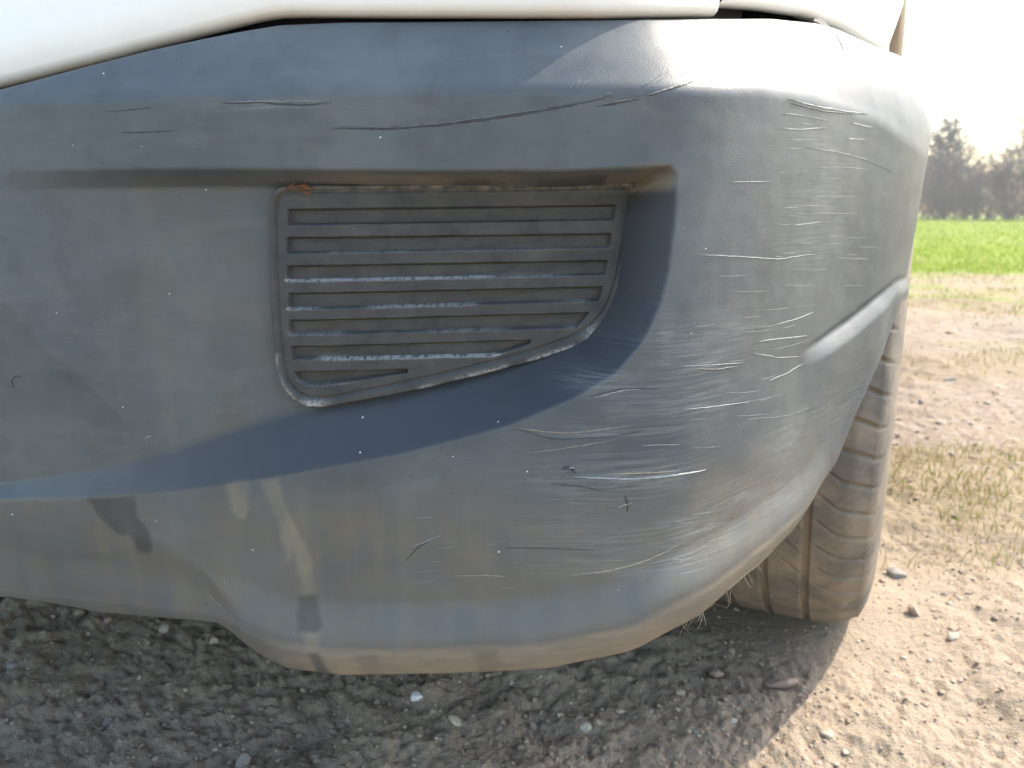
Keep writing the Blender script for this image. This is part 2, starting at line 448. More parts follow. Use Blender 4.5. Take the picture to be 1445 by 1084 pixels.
tag(link('ground', me, MG), 'dry trampled dirt and gravel running out into a green field', kind='structure')

# ------------------------------------------------------------------ the car
car = bpy.data.objects.new('car', None); col.objects.link(car)
car.location = (ORG[0] * math.cos(TH) + ORG[1] * math.sin(TH), -ORG[0] * math.sin(TH) + ORG[1] * math.cos(TH), 0)
car.rotation_euler = (0, 0, -TH)
tag(car, 'white car with a scratched grey plastic bumper, parked on the dirt', 'car')

# bumper skin: arc length columns, height rows, then returns at both edges
q_all = np.concatenate([np.linspace(0.0, S0 - .05, 60, endpoint=False), np.arange(S0 - .05, BP.len - .004, .0011)])
NV = 360
v = np.linspace(0, 1, NV)
zb = Z_BOT(q_all); zt = Z_TOP(q_all)
Q = np.repeat(q_all[:, None], NV, 1); Z = zb[:, None] + (zt - zb)[:, None] * v[None]
V = skin(Q, Z)
def ret(zrow, inward, dz):
    off = disp(q_all, zrow) + inward
    c = BP.at(q_all, off); return np.concatenate([c, (zrow + dz)[:, None]], -1) - ORG
low = [ret(zb, .030, .012), ret(zb, .006, -.0005), ret(zb, .0012, -.0004)]
hi = [ret(zt, .001, .0008), ret(zt, .006, .001), ret(zt, .030, -.004)]
V = np.concatenate([np.stack(low, 1), V, np.stack(hi, 1)], 1)
NVt = V.shape[1]
me = mesh_np('bumper', V.reshape(-1, 3), grid_quads(len(q_all), NVt))
padq = np.repeat(q_all[:, None], NVt, 1)
padz = np.concatenate([np.repeat(zb[:, None], 3, 1), Z, np.repeat(zt[:, None], 3, 1)], 1)
vattr(me, 'sz', np.stack([padq, padz, 0 * padz], -1))
def poly_mask(pts, soft=.0028, off=0.0):
    P = BP.poly(pts, off); d, _, ins = seg_dist(P, padq + .0012 * fbm(padq * 160, padz * 160, 2) + .005 * fbm(padq * 55, padz * 40, 3), padz + .0012 * fbm(padq * 150 + 9, padz * 150, 2), True)
    return np.clip(.5 + np.where(ins, d, -d) / soft, 0, 1)
lipz = Z_LIP(padq)
wear = fbm(padq * 22, padz * 60, 4)
scuff = np.zeros_like(padq)
def blob(px, py, rx, ry, amt, rot=0.0):
    c = BP.hit(px, py); k = .00037
    dx = (padq - c[0]) / (rx * k); dz = (padz - c[1]) / (ry * k)
    ca, sa = math.cos(rot), math.sin(rot)
    return amt * np.exp(-((dx * ca + dz * sa) ** 2 + (dz * ca - dx * sa) ** 2) * 1.4)
for a in ((870, 680, 150, 45, .55), (960, 560, 130, 60, .5), (900, 760, 200, 50, .4, -.1), (930, 790, 190, 26, .8, .28), (1010, 480, 160, 40, .45),
          (1150, 300, 160, 150, .30), (1180, 560, 200, 120, .4), (860, 540, 70, 22, .7), (1100, 700, 200, 60, .35, .5), (940, 480, 20, 60, .6), (380, 147, 90, 7, .5), (1010, 730, 200, 50, .6, .3), (1120, 620, 140, 60, .5, .5), (905, 672, 130, 14, 1.), (880, 612, 110, 10, .8), (1000, 515, 90, 8, .8), (1010, 575, 90, 9, .7), (1150, 365, 60, 7, .6), (1160, 210, 70, 8, .5)):
    scuff = np.maximum(scuff, blob(*a))
attr(me, 'scuff', np.clip(scuff * (1 + .9 * wear), 0, 1))
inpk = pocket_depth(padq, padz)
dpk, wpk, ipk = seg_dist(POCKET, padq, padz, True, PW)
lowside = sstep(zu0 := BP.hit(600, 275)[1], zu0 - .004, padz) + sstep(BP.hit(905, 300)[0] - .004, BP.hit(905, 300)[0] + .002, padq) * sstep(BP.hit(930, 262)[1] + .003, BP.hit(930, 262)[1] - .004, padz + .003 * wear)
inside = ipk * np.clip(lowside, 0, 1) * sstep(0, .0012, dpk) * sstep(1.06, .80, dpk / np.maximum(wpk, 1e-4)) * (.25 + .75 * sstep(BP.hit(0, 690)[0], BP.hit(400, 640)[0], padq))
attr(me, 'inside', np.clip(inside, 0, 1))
dirt = sstep(.002, -.003, padz - lipz + .002 * wear) * np.clip(.95 + wear * .6, 0, 1) * sstep(BP.hit(420, 900)[0] - .03, BP.hit(470, 900)[0], padq) * sstep(BP.hit(1190, 640)[0], BP.hit(1050, 790)[0], padq)
zu = BP.hit(600, 252)[1]
dirt = np.maximum(dirt, .75 * sstep(zu + .004, zu + .001, padz) * sstep(zu - .008, zu - .004, padz) * (inpk > .004) * sstep(BP.hit(400, 255)[0], BP.hit(520, 255)[0], padq) * np.clip(.55 + wear * 1.4, 0, 1))
dirt = np.maximum(dirt, blob(930, 250, 34, 18, .95) * np.clip(.8 + wear, 0, 1))
for m_ in (poly_mask([(160, 0), (1, 1), (1, 2)]) * 0,): pass
attr(me, 'dirt', np.clip(dirt, 0, 1))
film = sstep(BP.hit(700, 640)[1], BP.hit(700, 760)[1], padz) * (inpk < .001) * .9 + .34 * sstep(.0002, .012, inpk)
film = np.maximum(film, blob(760, 800, 330, 90, .9)) * sstep(BP.hit(1250, 600)[0], SCOR, padq)
attr(me, 'film', np.clip(film * (1 + .5 * wear), 0, 1))
drip = poly_mask([(318, 682), (347, 678), (348, 716), (344, 732), (333, 734), (326, 718)])
drip = np.maximum(drip, poly_mask([(364, 680), (398, 674), (412, 726), (428, 762), (436, 800), (442, 842), (430, 846), (418, 810), (412, 772), (408, 795), (400, 790), (394, 750), (380, 712)], .003))
drip = np.maximum(drip, poly_mask([(436, 885), (456, 884), (459, 912), (442, 912)], .003))
wet = poly_mask([(126, 704), (190, 700), (190, 730), (204, 748), (212, 772), (206, 785), (194, 782), (184, 756), (168, 756), (150, 738)])
wet = np.maximum(wet, poly_mask([(424, 842), (442, 838), (458, 876), (452, 886), (430, 884)]))
wet = np.maximum(wet, poly_mask([(442, 912), (458, 910), (470, 946), (450, 949)]))
wet = np.maximum(wet, .3 * poly_mask([(506, 912), (536, 911), (540, 952), (508, 953)], .004))
wet = np.maximum(wet, .35 * poly_mask([(668, 905), (698, 903), (696, 948), (672, 948)], .004))
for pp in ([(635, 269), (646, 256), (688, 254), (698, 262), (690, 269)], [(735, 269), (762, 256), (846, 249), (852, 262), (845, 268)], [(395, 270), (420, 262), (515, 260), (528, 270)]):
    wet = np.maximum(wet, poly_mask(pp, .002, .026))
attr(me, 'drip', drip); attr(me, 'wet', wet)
attr(me, 'speck', sstep(BP.hit(1090, 300)[0], BP.hit(980, 300)[0], padq))
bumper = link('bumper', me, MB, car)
tag(bumper, 'grey faded plastic bumper corner with long scratches and dried dirt along its lower lip')

def mirrored(o, name):
    """the other half of the part across the car's centre line"""
    m = o.copy(); col.objects.link(m); m.name = name; m.parent = o.parent; m.scale = (-1, 1, 1)
    return m
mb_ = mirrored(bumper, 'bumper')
tag(mb_, 'far half of the grey plastic bumper')

# scratches: thin drawn ridges and gouges that lie in the skin
def ribbon(pts, w, h, jit=0.0, off=0.0, n=None):
    P = np.array([skin_hit(*p) for p in pts])
    L = np.concatenate([[0], np.cumsum(np.hypot(*np.diff(P, axis=0).T))])
    n = n or max(6, int(L[-1] / .0022))
    t = np.linspace(0, L[-1], n); q = np.interp(t, L, P[:, 0]); z = np.interp(t, L, P[:, 1])
    ks = np.hanning(7)[1:-1]; ks /= ks.sum()
    if n > 8: z[2:-2] = np.convolve(z, ks, 'valid'); q[2:-2] = np.convolve(q, ks, 'valid')
    z = z + jit * rng.normal(0, 1, n)
    f = t / L[-1]; tp = np.clip(np.minimum(f, 1 - f) * 5, .12, 1) * (1 + .35 * rng.normal(0, .6, n)).clip(.4, 1.7)
    ww = w * tp / 2
    rows = []
    for k, e in ((-1, -.00005), (-.25, h), (.3, h * .8), (1, -.00005)):
        rows.append(skin(q, z + k * ww, e * np.ones(n)))
    V = np.stack(rows, 1)
    return V.reshape(-1, 3), grid_quads(n, 4)
def scratch(pts, w=1.0, h=.00025, mat=None, jit=.00008, name='scratch', lab=None, n=None):
    V, q = ribbon(pts, w * .00037 * (1.4 if mat in (M_GOUGE, M_DARK) else 1.05), h, jit, 0, n)
    o = link(name, mesh_np(name, V, q), mat or M_PALE, bumper)
    if lab: o['label'] = lab
    return o
scratch([(468, 181), (540, 182), (620, 176), (700, 167), (760, 157), (830, 144), (860, 137)], 3.2, .0003, M_GOUGE, lab='long curved dark scratch')
scratch([(480, 178), (560, 180), (640, 172), (740, 157), (800, 150)], 1.1, .0004, M_DULL)
scratch([(840, 151), (880, 144), (930, 130), (985, 112)], 3.0, .0003, M_GOUGE)
scratch([(850, 147), (900, 139), (960, 120)], 1.1, .0004, M_PALE)
scratch([(905, 122), (920, 112), (935, 103)], 1.4, .0004, M_PALE); scratch([(928, 116), (944, 100)], 1.2, .0004, M_PALE); scratch([(960, 107), (972, 97)], 1.2, .0004, M_PALE)
scratch([(1010, 73), (1060, 70), (1100, 70), (1122, 74)], 1.4, .0003, M_GOUGE)
scratch([(310, 147), (370, 145), (430, 149), (468, 145)], 2.0, .00025, M_GOUGE); scratch([(315, 144), (380, 143), (465, 143)], .9, .0003, M_PALE)
scratch([(170, 187), (210, 187), (250, 183)], 1.8, .0002, M_GOUGE)
scratch([(1112, 140), (1150, 150), (1190, 157), (1224, 161)], 2.0, .0005, M_PALE); scratch([(1116, 146), (1160, 157), (1205, 161)], 1.5, .0004, M_GOUGE)
scratch([(1104, 160), (1140, 164), (1170, 171)], 1.0); scratch([(1100, 181), (1130, 183), (1165, 180)], 1.2); scratch([(1200, 173), (1235, 181)], 2.0)
scratch([(1138, 208), (1180, 214), (1220, 224), (1260, 243)], 1.0); scratch([(1195, 196), (1222, 197)], 1.6)
scratch([(980, 359), (1040, 362), (1100, 366), (1135, 360), (1150, 359)], 1.3); scratch([(1120, 318), (1160, 313)], 1.0); scratch([(1030, 257), (1090, 256)], .8)
scratch([(1095, 458), (1125, 450), (1147, 441)], 1.2); scratch([(1070, 482), (1100, 478), (1140, 474)], 2.0); scratch([(1060, 498), (1100, 505), (1130, 503)], 1.2)
scratch([(1085, 537), (1110, 527), (1132, 514)], 1.3); scratch([(975, 520), (1010, 522), (1040, 517)], 2.2, .0005, M_GOUGE); scratch([(960, 517), (1000, 515), (1050, 512)], 1.0)
scratch([(838, 562), (870, 553), (890, 549), (910, 551)], 1.6); scratch([(830, 560), (880, 548), (930, 548)], 1.1, .0003, M_GOUGE)
scratch([(965, 578), (1020, 572), (1056, 567)], 1.3); scratch([(720, 602), (760, 608), (800, 612), (850, 606), (900, 599)], 1.4, .0004, M_TAN)
scratch([(730, 606), (780, 620), (860, 617), (905, 608)], 1.2, .0003, M_GOUGE)
scratch([(800, 672), (850, 675), (890, 676), (940, 672), (995, 663)], 2.8, .0007, M_PALE, lab='broad pale scrape with torn end')
scratch([(850, 669), (900, 668), (960, 664)], 2.4, .0004, M_TAN); scratch([(776, 683), (820, 686), (855, 694)], 1.2, .0003, M_GOUGE)
scratch([(792, 662), (803, 659), (812, 668)], 4.0, .0008, M_GOUGE); scratch([(800, 660), (812, 660), (806, 670)], 1.6, .001, M_PALE)
scratch([(882, 700), (886, 712), (885, 722)], 3.6, .0006, M_GOUGE, lab='small dark puncture'); scratch([(872, 716), (884, 712), (893, 708)], 2.0, .0010, M_TAN)
scratch([(715, 773), (770, 774), (840, 776)], 1.0, .0003, M_GOUGE); scratch([(805, 812), (860, 806), (915, 790), (955, 770)], 2.4, .0004, M_TAN)
scratch([(640, 813), (690, 812), (720, 814)], 1.2, .0003, M_TAN); scratch([(572, 792), (590, 772), (606, 764)], 1.6, .0004, M_GOUGE); scratch([(580, 772), (600, 765), (622, 755)], .9)
scratch([(905, 629), (930, 628), (960, 627)], 1.2); scratch([(740, 640), (790, 634), (870, 620)], 1.0, .0003, M_TAN)
scratch([(20, 546), (16, 538), (20, 531), (32, 532)], 1.6, .0004, M_GOUGE, lab='small hooked nick'); scratch([(207, 624), (206, 617), (214, 615)], 1.4)
scratch([(1205, 655), (1130, 745), (1050, 812), (1000, 850)], 1.3, .0004, M_TAN)
scratch([(286, 832), (300, 845), (314, 858)], 1.6, .0004, M_TAN)
scratch([(150, 158), (152, 158), (216, 152)], .9, .0002, M_GOUGE)
# paint ring, chips and specks of grit
for (x, y, r) in ((859, 136, 4.6),):
    scratch([(x + r * math.cos(a) * .8, y + r * math.sin(a)) for a in np.linspace(.3, 6.4, 26)], 1.6, .0004, M_TAN, 0, 'chip_ring', n=40)
for x, y in ((808, 122), (816, 119), (824, 121), (830, 118)):
    scratch([(x - 3, y + 7), (x, y - 3), (x + 4, y - 7)], 1.2, .0003, M_PALE)
# the hundreds of finest marks, too small to pick apart
FV, FQ, nv = [], [], 0
def fine(n, x0, x1, y0, y1, lmin, lmax, slope, curve=0.0):
    global nv
    for _ in range(n):
        x = rng.uniform(x0, x1); y = rng.uniform(y0, y1); l = rng.uniform(lmin, lmax) * rng.uniform(.4, 1)
        sl = slope + rng.normal(0, .05)
        V, q = ribbon([(x, y), (x + l * .5, y + l * .5 * sl + curve * l), (x + l, y + l * sl)], rng.uniform(.4, 1.0) * .0004, .00012, .00004, 0, 7)
        FV.append(V); FQ.append(q + nv); nv += len(V)
fine(40, 1090, 1210, 140, 420, 10, 70, .02)
fine(18, 960, 1100, 380, 640, 20, 90, -.08, .02)
fine(16, 740, 1040, 545, 800, 15, 110, -.10, .04)
fine(5, 1040, 1130, 430, 620, 15, 60, -.35, .03)
fine(8, 820, 980, 760, 815, 20, 90, -.30, .03)
fine(14, 560, 760, 720, 830, 8, 60, -.05)
fine(4, 20, 330, 150, 400, 6, 40, -.05)
fo = link('fine_scratches', mesh_np('fine_scratches', np.concatenate(FV), np.concatenate(FQ)), M_DULL, bumper)
tag(fo, 'fine pale hairline scratches', kind='stuff')
# frayed threads hanging from the lower lip
for (x, y, n_) in ((1003, 857, 6), (1070, 815, 3), (1040, 838, 2), (960, 885, 2)):
    for k in range(n_):
        q0, z0 = BP.hit(x + rng.uniform(-18, 18), y - 3)
        z0 = Z_BOT(q0) + .001
        p = skin(np.array([q0]), np.array([z0]), np.array([.0002]))[0]
        dirv = np.array([rng.normal(0, .5), rng.normal(-.2, .5), -1.0]); ln = rng.uniform(.006, .016); pts = []
        for i in range(6):
            pts.append(p.copy()); p = p + dirv / np.linalg.norm(dirv) * ln / 5; dirv = dirv + rng.normal(0, .35, 3)
        pts = np.array(pts); ring = np.array([[1, 0, 0], [-.5, .87, 0], [-.5, -.87, 0]]) * .00022
        Vt = (pts[:, None] + ring[None] * np.linspace(1, .4, 6)[:, None, None]).reshape(-1, 3)
        qd = [[i * 3 + j, i * 3 + (j + 1) % 3, i * 3 + 3 + (j + 1) % 3, i * 3 + 3 + j] for i in range(5) for j in range(3)]
        link('frayed_thread', mesh_np('frayed_thread', Vt, qd), M_HAIR, bumper)
# torn sliver where the bumper edge has lifted
def slab(name, P, base, height, mat, parent, bevel=.0006, sub=.004):
    """a thin plate with a bevelled edge, outline P in (arc, height)"""
    P = np.asarray(P, float); pts = []
    for a, b in zip(P, np.roll(P, -1, 0)):
        n = max(1, int(np.hypot(*(b - a)) / sub)); pts += [a + (b - a) * i / n for i in range(n)]
    pts = np.array(pts); c = pts.mean(0); n = len(pts)
    area = np.sum(pts[:, 0] * np.roll(pts[:, 1], -1) - pts[:, 1] * np.roll(pts[:, 0], -1))
    t = np.roll(pts, -1, 0) - np.roll(pts, 1, 0); t /= np.linalg.norm(t, axis=1)[:, None] + 1e-9
    inn = np.stack([-t[:, 1], t[:, 0]], 1) * (1 if area > 0 else -1)
    def S(p, off):
        o = base(p[:, 0]) - off if callable(base) else disp(p[:, 0], p[:, 1]) - off
        return np.concatenate([BP.at(p[:, 0], o), p[:, 1:2]], 1) - ORG
    r0, r1, r2 = S(pts, -.002), S(pts, height - bevel), S(pts + inn * bevel, height)
    V = np.concatenate([r0, r1, r2]); f = []
    for k in (0, 1):
        for i in range(n): f.append((k * n + i, k * n + (i + 1) % n, (k + 1) * n + (i + 1) % n, (k + 1) * n + i))
    f.append(tuple(range(2 * n, 3 * n)))
    if area < 0: f = [x[::-1] for x in f]
    m = bpy.data.meshes.new(name); m.from_pydata(V.tolist(), [], f); m.update()
    o = link(name, m, mat, parent); return o
scratch([(1148, 29), (1166, 32), (1176, 42), (1184, 56), (1190, 74)], 12, .0003, M_DARK, 0, 'torn_edge', 'dark torn split in the bumper edge')

# ------------------------------------------------------------------ blanking cover in the pocket
cov_base = lambda q: floor(q) - .0055
OUT_PX = [(377, 300), (379, 278), (386, 266), (400, 261), (500, 260), (700, 258), (903, 256), (899, 300), (893, 340), (885, 385), (874, 425), (862, 450), (846, 470), (815, 490), (760, 509),
          (700, 525), (620, 545), (560, 558), (500, 569), (455, 577), (432, 576), (412, 566), (397, 548), (388, 520), (382, 460), (377, 380)]
IN_PX = [(388, 305), (390, 284), (398, 273), (415, 270), (500, 269), (700, 267), (890, 264), (886, 300), (880, 340), (872, 385), (862, 420), (850, 443), (834, 461), (805, 477), (750, 496),
         (700, 510), (620, 530), (560, 543), (500, 555), (460, 563), (435, 562), (418, 554), (405, 538), (398, 510), (393, 460), (389, 380)]
SLOTS = [[(405, 295), (870, 289), (868, 311), (405, 318)],
         [(404, 335), (864, 329), (862, 350), (404, 358)],
         [(404, 375), (858, 367), (856, 388), (404, 397)],
         [(406, 414), (852, 404), (846, 425), (406, 437)],
         [(407, 452), (833, 441), (814, 463), (408, 473)],
         [(410, 489), (750, 480), (748, 486), (692, 503), (411, 508)],
         [(414, 525), (576, 521), (575, 527), (460, 544), (434, 545), (421, 538)]]
OUT = BP.poly(OUT_PX, cov_base); INN = BP.poly(IN_PX, cov_base)
SL = [BP.poly(s, cov_base) for s in SLOTS]
q1 = np.arange(OUT[:, 0].min() - .0015, OUT[:, 0].max() + .0015, .0005); z1 = np.arange(OUT[:, 1].min() - .0015, OUT[:, 1].max() + .0015, .0005)
Qc, Zc = np.meshgrid(q1, z1, indexing='ij')
d0, _, i0 = seg_dist(OUT, Qc, Zc, True); sd0 = np.where(i0, d0, -d0)
d1, _, i1 = seg_dist(INN, Qc, Zc, True); sd1 = np.where(i1, d1, -d1)
hgt = .0055 * sstep(-.0008, .0012, sd0) - .0045 * (sd0 < -.0008)
hgt = hgt - .0016 * np.exp(-(sd1 / .0008) ** 2) - .0008 * sstep(0, .001, sd1)
lime = np.zeros_like(Qc); dust = np.zeros_like(Qc)
DEEP = .0042
for k, P in enumerate(SL):
    d, _, ins = seg_dist(P, Qc, Zc, True); sd = np.where(ins, d, -d)
    hgt = hgt - DEEP * sstep(-.0001, .0009, sd)
    lower = np.interp(Qc, *np.array(sorted([tuple(p) for p in P if p[1] < P[:, 1].mean()])).T)
    am = (.12, .25, .85, .6, .3, .8, .2)[k]
    lime = np.maximum(lime, am * np.exp(-((Zc - lower - .0004) / .0009) ** 2) * (sd > -.001) * sstep(-.25, .15, fbm(Qc * 24 + k * 7, Zc * 0 + k, 3)))
edge_low = np.exp(-((sd0 - .0010) / .0016) ** 2) * (Zc < np.interp(Qc, [Qc.min(), Qc.max()], [OUT[:, 1].min() + .03, OUT[:, 1].max() - .02]))
lime = np.maximum(lime, .9 * edge_low * sstep(-.1, .2, fbm(Qc * 40, Zc * 40, 3)))
pc = BP.hit(842, 473, cov_base); lime = np.maximum(lime, .9 * np.exp(-(((Qc - pc[0]) / .008) ** 2 + ((Zc - pc[1]) / .005) ** 2)))
pc = BP.hit(440, 570, cov_base); lime = np.maximum(lime, .9 * np.exp(-(((Qc - pc[0]) / .008) ** 2 + ((Zc - pc[1]) / .0022) ** 2)))
ztop = OUT[:, 1].max()
dust = np.maximum(dust, .8 * sstep(ztop - .008, ztop - .001, Zc) + .04)
keep = (sd0 > -.0016)
idx = -np.ones(Qc.shape, int); used = np.zeros(Qc.shape, bool)
cell = keep[:-1, :-1] & keep[1:, :-1] & keep[1:, 1:] & keep[:-1, 1:]
for a, b in ((0, 0), (1, 0), (1, 1), (0, 1)):
    used[a:used.shape[0] - 1 + a, b:used.shape[1] - 1 + b] |= cell
idx[used] = np.arange(used.sum())
quads = np.stack([idx[:-1, :-1][cell], idx[1:, :-1][cell], idx[1:, 1:][cell], idx[:-1, 1:][cell]], -1)
pos = np.concatenate([BP.at(Qc, floor(Qc) - hgt - .0004), Zc[..., None]], -1) - ORG
me = mesh_np('blanking_cover', pos[used], quads)
vattr(me, 'sz', np.stack([Qc, Zc, 0 * Qc], -1)[used]); attr(me, 'lime', lime[used]); attr(me, 'dust', dust[used])
cover = link('blanking_cover', me, MC, car)
tag(cover, 'dark grey blanking cover with seven recessed bars')
for P in SL:
    c = P.mean(0); n = len(P)
    # each recessed bar is its own thin panel on the slot floor
    Pi = []
    for i in range(n):
        a, b, c_ = P[i - 1], P[i], P[(i + 1) % n]
        t1 = (b - a) / np.linalg.norm(b - a); t2 = (c_ - b) / np.linalg.norm(c_ - b)
        n1 = np.array([t1[1], -t1[0]]); n2 = np.array([t2[1], -t2[0]]); bi = (n1 + n2); bi /= max(.35, np.linalg.norm(bi))
        Pi.append(b + bi * .0011)
    o = slab('slat', Pi, lambda q: floor(q) - .0008, .0004, MC, cover, .0003)
    m = o.data; co = np.zeros(len(m.vertices) * 3, np.float32); m.vertices.foreach_get('co', co); co = co.reshape(-1, 3)
    vattr(m, 'sz', np.stack([co[:, 0] + .6, co[:, 2], 0 * co[:, 0]], -1)); attr(m, 'lime', np.zeros(len(co))); attr(m, 'dust', np.full(len(co), .06))
# dry needles caught in the cover's upper corner
for k in range(16):
    q0, z0 = BP.hit(rng.uniform(403, 428), rng.uniform(261, 271), cov_base); a = rng.uniform(-1, 1); l = rng.uniform(.003, .008)
    p0 = np.concatenate([BP.at(q0, floor(q0) - .0065 - k * .0001), [z0]]) - ORG
    p1 = np.concatenate([BP.at(q0 + l * math.cos(a), floor(q0) - .0070 - k * .0001), [z0 + l * math.sin(a)]]) - ORG
    r = .00028; Vn = np.array([p0 + [0, -r, r], p0 + [0, -r, -r], p0 + [0, r, 0], p1 + [0, -r, r], p1 + [0, -r, -r], p1 + [0, r, 0]])
    link('dry_needle', mesh_np('dry_needle', Vn, [[0, 1, 4, 3], [1, 2, 5, 4], [2, 0, 3, 5]], [[0, 2, 1], [3, 4, 5]]), M_RUST, cover)

# ------------------------------------------------------------------ painted body above the bumper
YB = [(-.86, .262), (-.65, .272), (-.44, .304), (-.30, .340), (-.20, .382), (-.140, .412), (-.112, .462), (-.086, .545), (-.052, .655), (-.018, .78), (-.010, .95),
      (-.010, 1.5), (-.010, 2.6), (-.014, 3.6), (-.04, 4.05), (-.12, 4.32), (-.32, 4.46), (-.6, 4.52), (-.86, 4.53)]
YP = Plan(YB, smooth=0.04, step=.002)
SG = YP.hit(1018, 12)[0]                                         # shut line between tailgate and quarter panel
ZT_LOW = zfun([(-300, 190), (0, 121), (200, 68), (360, 27), (390, 22), (420, 21), (700, 22), (1017, 23)], 0.0, YP)
ZQ_LOW0 = zfun([(1018, 8), (1080, 13), (1140, 22), (1190, 41), (1265, 88)], 0.0, YP)
WC, WR = 1.037, .33
W2 = 3.70
def wq(q): return YP.at(q, 0 * q)[:, 1]
sq_end = YP.s[np.argmax(YP.c[:, 1] > .80)]
def zq_low(q):
    w = wq(q)
    base = np.where(w < .80, ZQ_LOW0(np.minimum(q, sq_end)), .27)
    arch = np.zeros_like(q)
    for c in (WC, W2):
        d = np.abs(w - c); arch = np.maximum(arch, np.where(d < .40, WR + np.sqrt(np.maximum(.40 ** 2 - d ** 2, 0)), 0))
    z = np.maximum(base, arch)
    z = np.where((w < WC - .30), np.maximum(z, ZQ_LOW0(np.minimum(q, sq_end))), z)
    return np.where(w > 4.25, np.maximum(z, .30), z)
def body_panel(name, qs, zlow, zhigh, lean, mat=MP, thick=.018, r=.006, grime=1.0):
    rows = []; edge = []
    def row(off, z, e):
        rows.append(np.concatenate([YP.at(qs, off + lean(z)), z[:, None]], 1) - ORG); edge.append(np.full(len(qs), e * grime))
    zl = zlow(qs); zh = zhigh(qs); O = np.ones_like(qs)
    row(thick * O, zl + .004, .6); row(r * 1.2 * O, zl, .9)
    for a in (30, 60, 90): row(r * (1 - math.sin(math.radians(a))) * O, zl + r * (1 - math.cos(math.radians(a))), .8 - a * .006)
    for f in np.linspace(0, 1, 24)[1:]: row(0 * O, (zl + r) + (zh - zl - r) * f, .1 if f < .1 else 0)
    V = np.stack(rows, 1)
    m = mesh_np(name, V.reshape(-1, 3), grid_quads(len(qs), V.shape[1])); attr(m, 'edge', np.stack(edge, 1))
    o = link(name, m, mat, car); return o
lean = lambda z: .10 * np.maximum(z - 1.0, 0) + .22 * np.maximum(z - 1.0, 0) ** 2
ZB_ = 1.02
tg = body_panel('tailgate', np.arange(0, SG - .0015, .004), ZT_LOW, lambda q: 0 * q + ZB_, lean)
tag(tg, 'white painted tailgate panel'); mirrored(tg, 'tailgate')
qp = body_panel('quarter_panel', np.arange(SG + .0015, YP.len, .006), zq_low, lambda q: 0 * q + ZB_, lean, grime=.15)
tag(qp, 'white painted side panel'); mirrored(qp, 'quarter_panel')
def band(name, q0, q1, z0, z1, off, mat, n=12):
    qs = np.arange(q0, q1, .01); zz = np.linspace(z0, z1, n)
    V = np.stack([np.concatenate([YP.at(qs, off + lean(np.full_like(qs, z))), np.full((len(qs), 1), z)], 1) for z in zz], 1) - ORG
    m = mesh_np(name, V.reshape(-1, 3), grid_quads(len(qs), n)); attr(m, 'edge', np.zeros(len(qs) * n))
    return link(name, m, mat, car)
sw = lambda w: YP.s[np.argmax(YP.c[:, 1] > w)]
for nm, a, b, mt in (('rear_window', .0, sw(.40), M_GLASS), ('rear_pillar', sw(.40), sw(.75), MP), ('side_window', sw(.75), sw(1.7), M_GLASS), ('door_pillar', sw(1.7), sw(1.8), MP),
                     ('side_window', sw(1.8), sw(2.75), M_GLASS), ('front_pillar', sw(2.75), sw(2.9), MP)):
    mirrored(band(nm, a, b + .011, ZB_, 1.55, .004 if mt is M_GLASS else .0, mt), nm)
def sheet(name, rows, mat):
    V = np.array(rows, float) - ORG; m = mesh_np(name, V.reshape(-1, 3), grid_quads(V.shape[0], V.shape[1])); attr(m, 'edge', np.zeros(V.shape[0] * V.shape[1]))
    return link(name, m, mat, car)
lr = float(lean(np.array(1.55)))
def edge_u(w): return np.interp(w, YP.c[:1500, 1], YP.c[:1500, 0]) - lr
rw = [.36, .45, .6, .8, 1.2, 1.8, 2.4, 2.85]
sheet('roof', [[(-.86 + (edge_u(w) + .86) * k, w, 1.55 + .05 * (1 - k * k) * min(1, (w - .3) * 4)) for k in np.linspace(-1, 1, 15)] for w in rw], MP)
sheet('windscreen', [[(-.86 + (.78 - .05 * t) * k, 2.85 + .85 * (1 - t), 1.02 + .56 * t - .02 * k * k) for k in np.linspace(-1, 1, 11)] for t in np.linspace(0, 1, 7)], M_GLASS)
sheet('bonnet', [[(-.86 + (.83 - .12 * t ** 3) * k, 3.70 + .80 * t, 1.02 - .14 * t * t) for k in np.linspace(-1, 1, 11)] for t in np.linspace(0, 1, 9)], MP)
# dark structure behind the gaps, underfloor, arch liners
sheet('underfloor', [[(-.86 + .70 * k, w, .30) for k in np.linspace(-1, 1, 5)] for w in (.52, 1.2, 2.5, 4.2)], M_DARK)
qs = np.arange(0, sw(4.4), .01)
inn_rows = [np.concatenate([YP.at(qs, np.full_like(qs, o_)), np.full((len(qs), 1), z)], 1) - ORG for o_, z in ((.20, .30), (.06, .36), (.035, .50), (.024, .60), (.022, .64), (.03, .95))]
wqs = wq(qs); V = np.stack(inn_rows, 1)
inner_ok = (np.abs(wqs - WC) > .48) & (np.abs(wqs - W2) > .48)
qd = grid_quads(len(qs), len(inn_rows)); qd = qd[inner_ok[qd[:, 0] // len(inn_rows)] & inner_ok[qd[:, 1] // len(inn_rows)]]
ib = link('inner_structure', mesh_np('inner_structure', V.reshape(-1, 3), qd), M_DARK, car); mirrored(ib, 'inner_structure')
for c in (WC, W2):
    rows = [[(u, c - .385 * math.cos(a), WR + .385 * math.sin(a)) for u in (-.03, -.10, -.20, -.32)] for a in np.linspace(.30, math.pi - .30, 30)]
    mirrored(sheet('wheel_arch_liner', rows, M_DARK), 'wheel_arch_liner')
    mirrored(sheet('wheel_arch_liner', [[(-.32, c - .385 * r_ * math.cos(a), WR + .385 * r_ * math.sin(a)) for r_ in (0.3, 1)] for a in np.linspace(.30, math.pi - .30, 30)], M_DARK), 'wheel_arch_liner')
